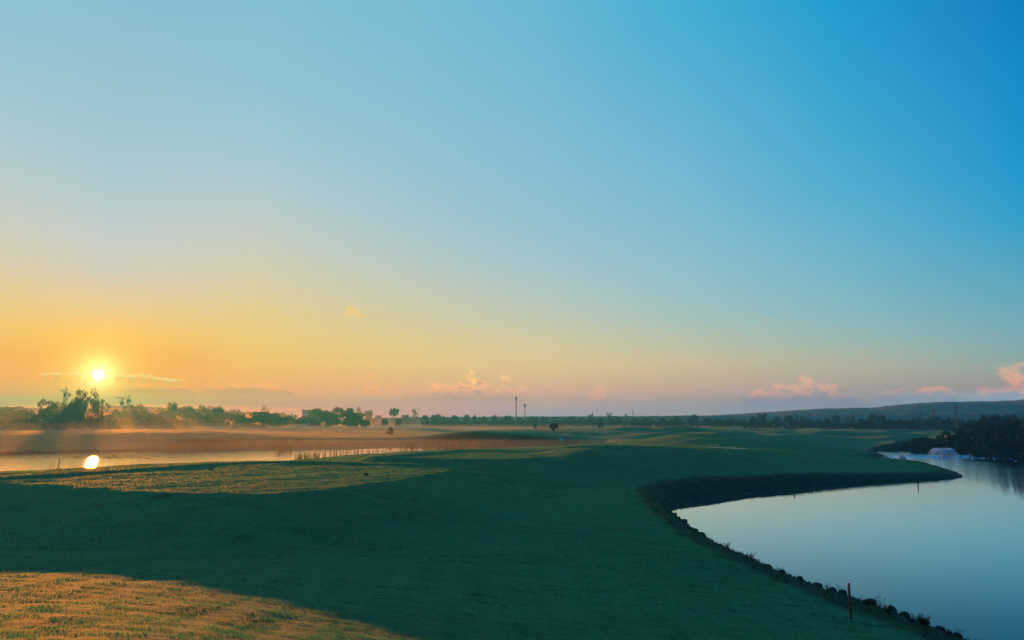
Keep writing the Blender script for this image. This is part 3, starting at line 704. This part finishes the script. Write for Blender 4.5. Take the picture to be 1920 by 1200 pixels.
def thin_pole(px, top, dist, w_, label, arm=0.):
    x, y, _ = at(px, dist); g0 = hz(x, y); H = zat(px, dist, top) - g0
    o = empty('utility_pole', (x, y, g0), label, 'pole', 'thin poles along the far tree line')
    MB().tube((0, 0, -.5), (0, 0, H), w_ * .5, w_ * .35, 8).build('pole', m_wood, o)
    if arm:
        mb = MB(); mb.box(0, 0, H - .9, H - .62, arm, .2); mb.box(0, 0, H - 2.1, H - 1.85, arm * .75, .2); mb.build('crossarm', m_wood, o)
        for s_ in (-.45, 0, .45): MB().tube((arm * s_, 0, H - .62), (arm * s_, 0, H - .2), .09, .06, 6).build('insulator', m_steel, o)
    else: MB().box(0, 0, H - .4, H + .05, w_ * 1.5, w_ * 1.1).build('cap', m_steel, o)
for a in [(1111,771,560,.45,'thin pole behind the trees, first to the right of the two masts'),(1187,768,540,.6,'lone straight pole standing taller than the trees near it'),
          (1232,776,540,.5,'short pole to the right of the lone straight pole'),(1336,777,520,.3,'thin pole right of the three round trees'),(1529,778,460,.3,'thin pole over the dark teal row of trees'),(566,765,560,.4,'short spike at the left end of the white building')]:
    thin_pole(*a)
for a in [(1793,761,330,.5,'nearest and tallest utility pole before the blue hills',2.4),(1751.5,767,400,.6,'second tallest utility pole, left of the tallest',2.6),(1726.5,770,470,.55,'third utility pole from the tallest',2.6),
          (1708,772,560,.5,'fourth utility pole, faint, left of the third',3.0),(1694,776,640,.45,'fifth utility pole, very faint',2.8),(1683,777,720,.45,'farthest faint utility pole in the row',2.8)]:
    thin_pole(*a)

def crane(px, top, dist, jib, back, label, yaw, tilt=0.):
    x, y, _ = at(px, dist); g0 = hz(x, y); H = zat(px, dist, top) - g0
    o = empty('tower_crane', (x, y, g0), label, 'crane', 'tower cranes on the left skyline'); o.rotation_euler[2] = yaw
    mb = MB()
    for a, b_ in ((-.8, -.8), (.8, -.8), (.8, .8), (-.8, .8)): mb.tube((a, b_, -1), (a, b_, H), .16, n=4)
    k = 0; z = 0
    while z < H - 2:
        s_ = 1 if k % 2 else -1
        mb.tube((-.8 * s_, -.8, z), (.8 * s_, -.8, z + 2.4), .1, n=4); mb.tube((-.8 * s_, .8, z), (.8 * s_, .8, z + 2.4), .1, n=4)
        mb.tube((-.8, -.8 * s_, z), (-.8, .8 * s_, z + 2.4), .1, n=4); z += 2.4; k += 1
    mb.build('tower', m_crane, o)
    dz = math.tan(tilt)
    mb = MB(); mb.tube((0, -.5, H), (-jib, -.5, H + jib * dz), .2, .12, 4); mb.tube((0, .5, H), (-jib, .5, H + jib * dz), .2, .12, 4); mb.tube((0, 0, H + 1.3), (-jib, 0, H + .6 + jib * dz), .16, .1, 4)
    q = 0
    while q < jib - 2:
        mb.tube((-q, -.5, H + q * dz), (-q - 1., 0, H + 1.1 + q * dz), .08, n=4); mb.tube((-q - 1., 0, H + 1.1 + q * dz), (-q - 2., .5, H + (q + 2) * dz), .08, n=4); q += 2.
    mb.build('jib', m_crane, o)
    mb = MB(); mb.tube((0, -.5, H), (back, -.5, H - back * dz), .2, n=4); mb.tube((0, .5, H), (back, .5, H - back * dz), .2, n=4); mb.build('counter_jib', m_crane, o)
    mb = MB(); mb.box(back - .5, 0, H - 1.3 - back * dz, H - .2 - back * dz, 1., 1.0); mb.build('counterweight', m_steel, o)
    mb = MB(); mb.tube((0, 0, H), (0, 0, H + 3.6), .3, .15, 4); mb.tube((0, 0, H + 3.5), (-jib * .6, 0, H + 1 + jib * .6 * dz), .07, n=4); mb.tube((0, 0, H + 3.5), (back * .9, 0, H - back * .9 * dz), .07, n=4); mb.build('apex', m_crane, o)
    MB().box(-1.2, .9, H - 2.2, H - .3, 1.3, 1.2).build('cab', m_steel, o)
crane(119, 736, 530, 4, 3, 'crane standing above the clump left of the sun, jib seen end-on and rising left', 0, .35)
crane(238.5, 749, 600, 11, 1.5, 'taller crane of the pair right of the sun, long jib pointing left', 0, .12)
crane(226.5, 754, 610, 2.5, 1.2, 'shorter crane of the pair, standing under the long jib', 0, .05)

def building(px0, px1, top, dist, label, floors=2, name='building'):
    xa, ya, zt = at((px0 + px1) / 2, dist, top); wd = (px1 - px0) * dist / F; g0 = hz(xa, ya); H = max(2., zt - g0)
    o = empty(name, (xa, ya, g0), label, 'building'); o.rotation_euler[2] = -math.atan2(xa, ya)
    MB().box(0, 0, -1, H - .5, wd, 9).build('wall', m_white, o)
    MB().box(0, 0, H - .5, H, wd + .8, 9.8).build('roof', m_white, o)
    nw = max(3, int(wd / 2.6)); fh = 3.0
    for fl in range(floors):
        for k in range(nw):
            xx = -wd / 2 + wd * (k + .5) / nw; z0 = H - 1.0 - (fl + 1) * fh + 1.2
            if z0 < .3: continue
            MB().box(xx, -4.5, z0, z0 + 1.3, wd / nw * .5, .12).build('window', m_glassd, o)
building(568, 597, 768.5, 560, 'long white flat-roofed building behind the long thicket', 2)
building(1474, 1498, 793.5, 425, 'low pale building at the foot of the dark teal trees', 1)
building(1508, 1520, 794, 425, 'small pale hut right of the low pale building', 1, name='hut')
building(704, 714, 779, 640, 'small pale house on the skyline left of the umbrella pine', 1, name='house')

# ------------------------------------------------------------------ sand bunkers
def bunker(px, py, z, wx, wy, label):
    cx_, cy_ = P(px, py, z); rings, n = 6, 40; g_ = np.random.default_rng(int(px)); L = math.hypot(cx_, cy_); ux, uy = cx_ / L, cy_ / L
    V = [(cx_, cy_)]; ph = g_.uniform(0, 6, 3)
    for k in range(1, rings + 1):
        for j_ in range(n):
            t_ = 6.28318 * j_ / n; q = k / rings * (1 + .12 * math.sin(2 * t_ + ph[0]) + .08 * math.sin(3 * t_ + ph[1]))
            a_, b_ = wx / 2 * q * math.cos(t_), wy / 2 * q * math.sin(t_); V.append((cx_ + uy * a_ + ux * b_, cy_ - ux * a_ + uy * b_))
    V = np.array(V); zz, _ = height(V[:, 0], V[:, 1]); zz = zz + .06
    Fc = [(0, 1 + j_, 1 + (j_ + 1) % n) for j_ in range(n)]
    for k in range(rings - 1):
        for j_ in range(n):
            a_ = 1 + k * n + j_; b_ = 1 + k * n + (j_ + 1) % n; Fc.append((a_, a_ + n, b_ + n, b_))
    link("sand_bunker", new_mesh("sand_bunker", np.column_stack([V, zz]), faces=Fc), m_sand, label=label, cat='bunker', group='sand bunkers', smooth=True)
bunker(1360, 842, 2.2, 6.0, 3.4, 'pale blue-white sand bunker just over the brow of the dark slope')
bunker(1695, 815, 1.6, 3.2, 5., 'tiny pale bunker in the field before the right bank bushes')

# ------------------------------------------------------------------ stakes, stones, signs
def stake(px, base, top, z, w_, label, m, lean=0., name='stake', cap=None):
    x, y = P(px, base, z); gz = hz(x, y) if z > 0 else 0; d = math.hypot(x, y)
    H = (base - top) * d / F
    o = empty(name, (x, y, max(gz, z if z == 0 else gz)), label, 'stake'); o.rotation_euler[1] = lean
    MB().tube((0, 0, -.35), (0, 0, H * .93), w_ / 2, w_ / 2 * .95, 8).build('shaft', m, o)
    MB().tube((0, 0, H * .93), (0, 0, H), w_ / 2 * 1.08, w_ / 2 * .8, 8).build('tip', cap or m, o)
stake(1596, 1163, 1107, .45, .075, 'red-brown hazard stake on the near bank of the right pond', m_red)
stake(107.5, 884, 864, 0, .09, 'thin dark stake leaning in the bright left pond', m_wood, .12)
stake(683, 861, 850, 0, .09, 'short stake at the edge of the left pond among the reeds', m_wood)
stake(1721.5, 912, 903, 0, .09, 'thin stake in the water under the point of land', m_wood)
stake(1489.5, 925, 917, 0, .09, 'short stake at the waterline below the dark bank', m_wood)
stake(365, 828, 815, 2.0, .14, 'stake on the misty far shore of the left pond', m_wood)
stake(1176, 938, 928, .9, .05, 'small faint stake on the slope left of the pond corner', m_wood)
def stone(px, py, z, s_, label, seed):
    x, y = P(px, py, z); g0 = hz(x, y)
    link('rock', rock_mesh(seed, s_, s_ * .8, s_ * .75), m_rock, label=label, cat='rock', loc=(x, y, g0 + s_ * .35))
stone(686, 894, 2.78, .14, 'small dark lump on the golden tee near its right end', 3)
stone(603, 883, 2.8, .06, 'tiny dark lump on the tee left of the larger lump', 5)
stone(395, 880, 2.85, .14, 'dark marker casting a long shadow at the back of the tee', 9)
stone(1647, 850, .6, .16, 'pale stone on the brow where the far water begins', 11)
# signboard and white marker
def board(px, py, dist, wd, hh, label, m):
    x, y, _ = at(px, dist); g0 = hz(x, y); o = empty('sign', (x, y, g0), label, 'sign'); zc = zat(px, dist, py) - g0
    MB().box(0, 0, zc - hh / 2, zc + hh / 2, wd, .08).build('panel', m, o)
    mb = MB(); mb.tube((-wd * .35, .06, -.3), (-wd * .35, .06, zc - hh * .3), .02); mb.build('post', m_wood, o)
    mb = MB(); mb.tube((wd * .35, .06, -.3), (wd * .35, .06, zc - hh * .3), .02); mb.build('post', m_wood, o)
board(1052, 824, 150, .9, .6, 'small pale blue board on the shaded side of the green mound', m_blue)
board(1771, 818, 150, .3, .35, 'small white marker before the dark bushes above the spray', m_white)

# rocks edging the near shore
RK = [rock_mesh(40 + k, 1, 1, 1) for k in range(6)]
for q in RK: q.materials.append(m_rock)
shore = [(1258,962),(1290,989),(1330,1014),(1380,1040),(1440,1066),(1500,1089),(1560,1111),(1640,1136),(1745,1176),(1830,1206)]
sp_ = [P(a, b, 0) for a, b in shore]
segs = [math.dist(sp_[k], sp_[k + 1]) for k in range(len(sp_) - 1)]
pos_ = 0; tot = sum(segs); k = 0
def shore_at(s_):
    for k in range(len(segs)):
        if s_ <= segs[k] or k == len(segs) - 1:
            q = s_ / segs[k]; return [sp_[k][0] + (sp_[k + 1][0] - sp_[k][0]) * q, sp_[k][1] + (sp_[k + 1][1] - sp_[k][1]) * q]
        s_ -= segs[k]
stake_xy = P(1596, 1163, .45); best = min(range(int(tot * 20)), key=lambda q_: math.dist(shore_at(q_ / 20), stake_xy)) / 20
spots = []; s_ = .2
while s_ < tot:
    r_ = random.choice((.04, .05, .07, .09, .11, .14, .18)) * random.uniform(.85, 1.15); spots.append((s_, r_)); s_ += r_ * random.uniform(1.4, 4.5)
far_ = sorted([q_ for q_ in spots if q_[0] < best], reverse=True); near_ = sorted([q_ for q_ in spots if q_[0] >= best])
for side, L_ in (('beyond', far_), ('in front of', near_)):
    for k, (s_, r_) in enumerate(L_):
        x, y = shore_at(s_); x += random.uniform(-.25, .12); y += random.uniform(-.25, .1)
        sz = 'small' if r_ < .08 else ('medium' if r_ < .13 else 'large')
        if k < 16: lb = f'{sz} dark edging rock, {ORD[k]} along the shore {side} the red stake'
        else: lb = f'{sz} dark rock in the far part of the stone edging towards the pond corner' if side == 'beyond' else f'{sz} dark edging rock at the bottom edge of the picture'
        o = link('rock', RK[k % 6], label=lb, cat='rock', group=f'edging rocks {side} the red stake')
        o.location = (x, y, max(.02, min(hz(x, y), .25)) + r_ * .15); o.scale = (r_ * random.uniform(.9, 1.5), r_, r_ * random.uniform(.6, .95)); o.rotation_euler = (random.uniform(-.3, .3), random.uniform(-.3, .3), random.uniform(0, 6))

# weeds standing up against the water
def weed(px, py, z, hgt, n, label, spread=.12, seed=1, heads=False):
    x, y = P(px, py, z); g0 = max(hz(x, y), 0.); g_ = np.random.default_rng(seed); mb = MB(); lv = MB()
    for _ in range(n):
        a = g_.uniform(0, 6.28); q = g_.uniform(.2, 1) * spread * 2; h_ = hgt * g_.uniform(.55, 1.)
        b0 = (g_.normal() * spread * .4, g_.normal() * spread * .4, -.05); m1 = (b0[0] + q * .35 * math.cos(a), b0[1] + q * .35 * math.sin(a), h_ * .6); t_ = (b0[0] + q * math.cos(a), b0[1] + q * math.sin(a), h_)
        mb.tube(b0, m1, .005, .004, 4); mb.tube(m1, t_, .004, .002, 4)
        for j_ in range(7):
            u = g_.uniform(.25, 1.); p = Vector(b0).lerp(Vector(t_), u); dl_ = Vector(g_.normal(size=3)).normalized() * .035 * (1.6 - u)
            w_ = Vector(g_.normal(size=3)).normalized() * .012
            lv.add([p - w_, p + w_, p + dl_ + Vector((0, 0, .015))], [(0, 1, 2)])
        if heads:
            lv.add([Vector(t_) + Vector((-.014, 0, -.03)), Vector(t_) + Vector((.014, 0, -.03)), Vector(t_) + Vector((0, 0, .05))], [(0, 1, 2)])
    o = empty('weed', (x, y, g0), label, 'weed', 'weeds standing along the near shore')
    mb.build('stem', m_rough, o); lv.build('leaves', m_rough, o)
for k, a in enumerate([(1553,1112,.2,.30,8,'wispy weed furthest left above the near shoreline'),(1580,1122,.2,.26,6,'wispy weed just left of the red stake'),
   (1628,1142,.2,.22,22,'stubby leafy weed just right of the red stake'),(1650,1150,.2,.46,7,'tall thin weed with seed heads between two bushy ones'),
   (1667,1156,.25,.26,30,'low bushy weed right of the tall thin one'),(1712,1172,.25,.24,18,'small upright weed left of the grassy tuft'),(1732,1178,.25,.30,34,'thick grassy tuft of weed near the bottom right'),
   (1787,1196,.25,.22,18,'last small weed at the bottom right shoreline'),(1362,1041,.2,.24,20,'dark weed on the shore above the row of rocks'),(1408,1060,.2,.26,16,'weed on the shore halfway to the pond corner'),(1464,1080,.2,.22,14,'weed on the rocks midway along the near shore')]):
    weed(*a, seed=k + 20, heads=(k in (3, 1)))
for k, a in enumerate([(1690,862,.3,.95,16,'small bare shrub on the brow of the point, left stem group'),(1697,862,.3,.75,12,'small bare shrub on the brow of the point, right stem group')]):
    x, y = P(a[0], a[1], a[2]); g0 = max(0.1, hz(x, y)); mb = MB(); g_ = np.random.default_rng(k)
    for _ in range(a[4]):
        q = g_.normal(size=2) * .18; mb.tube((q[0] * .3, q[1] * .3, -.1), (q[0], q[1], a[3] * g_.uniform(.6, 1)), .02, .012, 4)
    o = empty('shrub', (x, y, g0), a[5], 'shrub'); mb.build('stem', m_rough, o)

# ------------------------------------------------------------------ reeds in the left pond
def reeds(name, px0, px1, base0, base1, n, hmin, hmax, label, seed, wd=.035):
    g_ = np.random.default_rng(seed); V = []; Fc = []
    for _ in range(n):
        u = g_.uniform(0, 1); px = px0 + (px1 - px0) * u; py = base0 + (base1 - base0) * u + g_.uniform(-4, 1.5)
        x, y = P(px, py, 0); h_ = g_.uniform(hmin, hmax); z0 = max(0, hz(x, y)) - .1 if n < 200 else -.1
        le = g_.normal(size=2) * .12 * h_; k = len(V)
        V += [(x - wd / 2, y, z0), (x + wd / 2, y, z0), (x + wd * .35 + le[0] * .5, y + le[1] * .5, z0 + h_ * .6), (x - wd * .35 + le[0] * .5, y + le[1] * .5, z0 + h_ * .6), (x + le[0], y + le[1], z0 + h_)]
        Fc += [(k, k + 1, k + 2, k + 3), (k + 3, k + 2, k + 4)]
    link(name, new_mesh(name, V, faces=Fc), m_reed, kind='stuff', label=label)
reeds('reeds', 553, 600, 864, 861, 110, .8, 1.7, 'dense clump of dry reeds against the bright left pond', 1, .05)
reeds('reeds', 515, 548, 850, 849, 60, 1.0, 1.8, 'faint reeds further out left of the dense clump', 2, .05)
reeds('reeds', 605, 780, 858, 848, 190, 1.0, 1.9, 'thin row of dry reeds standing in the narrowing pond', 3, .05)
reeds('reeds', 745, 900, 851, 840, 190, 1.2, 2.4, 'reeds along the narrow far end of the left pond', 4, .07)
reeds('reeds', 85, 104, 880, 878, 10, .6, 1.1, 'a few sparse reeds beside the leaning stake', 5, .03)
reeds('reeds', 0, 420, 850, 843, 190, .4, .9, 'low sedge fringe under the far bank of the left pond', 6, .03)
# floating weed
g_ = np.random.default_rng(77); V = []; Fc = []
for _ in range(260):
    px = g_.normal(200, 60); py = g_.normal(857, 2.6); x, y = P(px, py, 0); s_ = g_.uniform(.1, .5); k = len(V)
    V += [(x - s_, y, .012), (x, y - s_ * .6, .012), (x + s_, y, .02), (x, y + s_ * .6, .03)]; Fc.append((k, k + 1, k + 2, k + 3))
link('pondweed', new_mesh('pondweed', V, faces=Fc), m_reed, kind='stuff', label='dark floating pondweed scattered on the bright water under the sun')

# ------------------------------------------------------------------ fountain spray on the right pond
m_spray, t = mat("water_spray")
d = t.node('ShaderNodeBsdfDiffuse'); d.inputs[0].default_value = (.36, .66, .92, 1); tl = t.node('ShaderNodeBsdfTranslucent'); tl.inputs[0].default_value = (.2, .6, .95, 1)
mx = t.node('ShaderNodeMixShader'); mx.inputs[0].default_value = .12; t.l.new(d.outputs[0], mx.inputs[1]); t.l.new(tl.outputs[0], mx.inputs[2]); out(t, mx.outputs[0])
x, y = P(1769, 856, 0); fo = empty('fountain', (x, y, 0), 'low white dome of spray from an aerator on the far right pond', 'fountain')
g_ = np.random.default_rng(8); n = 5000; aa = g_.uniform(0, 6.283, n); vv = g_.uniform(.75, 1.05, n); tt = g_.uniform(0, 1., n); R0 = 2.3; Hm = 1.35
rr = R0 * vv * tt; zz = 4 * Hm * vv * tt * (1 - tt) * .95 + g_.normal(size=n) * .04
zz = np.where(tt < .5, np.maximum(zz, 0), zz); pp = np.stack([rr * np.cos(aa), rr * np.sin(aa), np.maximum(zz, .02)], 1)
t1 = g_.normal(size=(n, 3)) * .045; t2 = g_.normal(size=(n, 3)) * .045
MEs = new_mesh('spray', np.stack([pp - t1, pp + t1, pp + t2], 1).reshape(-1, 3), tris=np.arange(3 * n).reshape(-1, 3))
link('spray', MEs, m_spray, fo)
MB().tube((0, 0, -.2), (0, 0, .14), .45, .3, 14).build('float', m_steel, fo)
# broken water round it
V = []; Fc = []
for _ in range(520):
    a = g_.uniform(0, 6.283); q = abs(g_.normal()) * 5 + 1; s_ = g_.uniform(.08, .4); X_, Y_ = x + math.cos(a) * q * 1.7, y + math.sin(a) * q * .8; k = len(V)
    V += [(X_ - s_, Y_, .01), (X_, Y_ - s_ * .4, .01), (X_ + s_, Y_, .02), (X_, Y_ + s_ * .4, .05)]; Fc.append((k, k + 1, k + 2, k + 3))
link('foam', new_mesh('foam', V, faces=Fc), m_spray, kind='stuff', label='pale broken water spreading round the spray')

# ------------------------------------------------------------------ air: even haze, and low banks of ground mist
def vol(name, c, dens, g__):
    m, t = mat(name); v = t.node('ShaderNodeVolumePrincipled'); v.inputs['Color'].default_value = (*c, 1)
    v.inputs['Density'].default_value = dens; v.inputs['Anisotropy'].default_value = g__
    o = t.node('ShaderNodeOutputMaterial'); t.l.new(v.outputs[0], o.inputs['Volume']); return m
HAZE = .00086
v_, f_ = box(0, 0, -2.3, 48, 2900, 2900)
link('haze', new_mesh('haze', v_, faces=f_), vol('haze_air', (.036, .275, .57), HAZE, .5), kind='stuff', label='pale dawn haze over the whole course')
def mist(px, dist, wx, wy, z0, zt, dens, label, c=(.34, .40, .40), g__=.5):
    x, y, _ = at(px, dist); v, f = ico(4); v = np.array(v)
    zc, zh = (z0 + zt) / 2, (zt - z0) / 2
    me = new_mesh('mist', v * (wx, wy, zh), faces=f)
    o = link('mist', me, vol('ground_mist', c, dens, g__), kind='stuff', label=label, loc=(x, y, zc), smooth=True)
    o.rotation_euler[2] = -math.atan2(x, y)
MIST = 1.0
mist(420, 330, 190, 90, -.8, 3.2, .0018 * MIST, 'golden ground mist lying before the left thickets')
mist(640, 450, 260, 90, -.8, 3.4, .0013 * MIST, 'pale mist over the fields beyond the long thicket')
mist(720, 140, 75, 24, -.5, 2.0, .0040 * MIST, 'thin mist over the narrow end of the left pond')
mist(1150, 380, 240, 90, -.8, 3., .0007 * MIST, 'faint blue mist before the middle of the far tree line')
for k, (wx_, wy_, zt_) in enumerate(((240, 55, 6.), (215, 48, 11.), (180, 42, 17.))):  # the sun's warm glow is put into the colour of these mist layers
    mist(300, 545, wx_, wy_, -1., zt_, .0011, ('low', 'middle', 'upper')[k] + ' layer of mist tinted with sun glow behind the thickets under the sun', (.60, .34, .12), .72)
for k, (wx_, wy_, zt_) in enumerate(((135, 46, 7.5), (115, 40, 12.))):  # veils coloured orange to lay the sun's glow over the trees
    mist(130, 365, wx_ * .7, wy_, -1., zt_, .0004, ('thin middle', 'thin upper')[k] + ' veil of mist tinted sunlit orange before the left thickets', (.62, .30, .07), .72)
mist(230, 360, 85, 50, -1., 3.6, .0007, 'low mist tinted with sun glow at the foot of the left thickets', (.60, .32, .10), .72)  # sun glow is part of this mist's own colour
for k, (wx_, wy_, zt_) in enumerate(((105, 75, 2.2), (95, 62, 4.0), (80, 50, 5.6))):  # sunlit orange over the pond comes from the mist colour itself
    mist(190, 165, wx_, wy_, -.9, zt_, .00042, ('low', 'middle', 'upper')[k] + ' layer of mist tinted sunlit orange over the left pond and its far bank', (.60, .34, .13), .72)
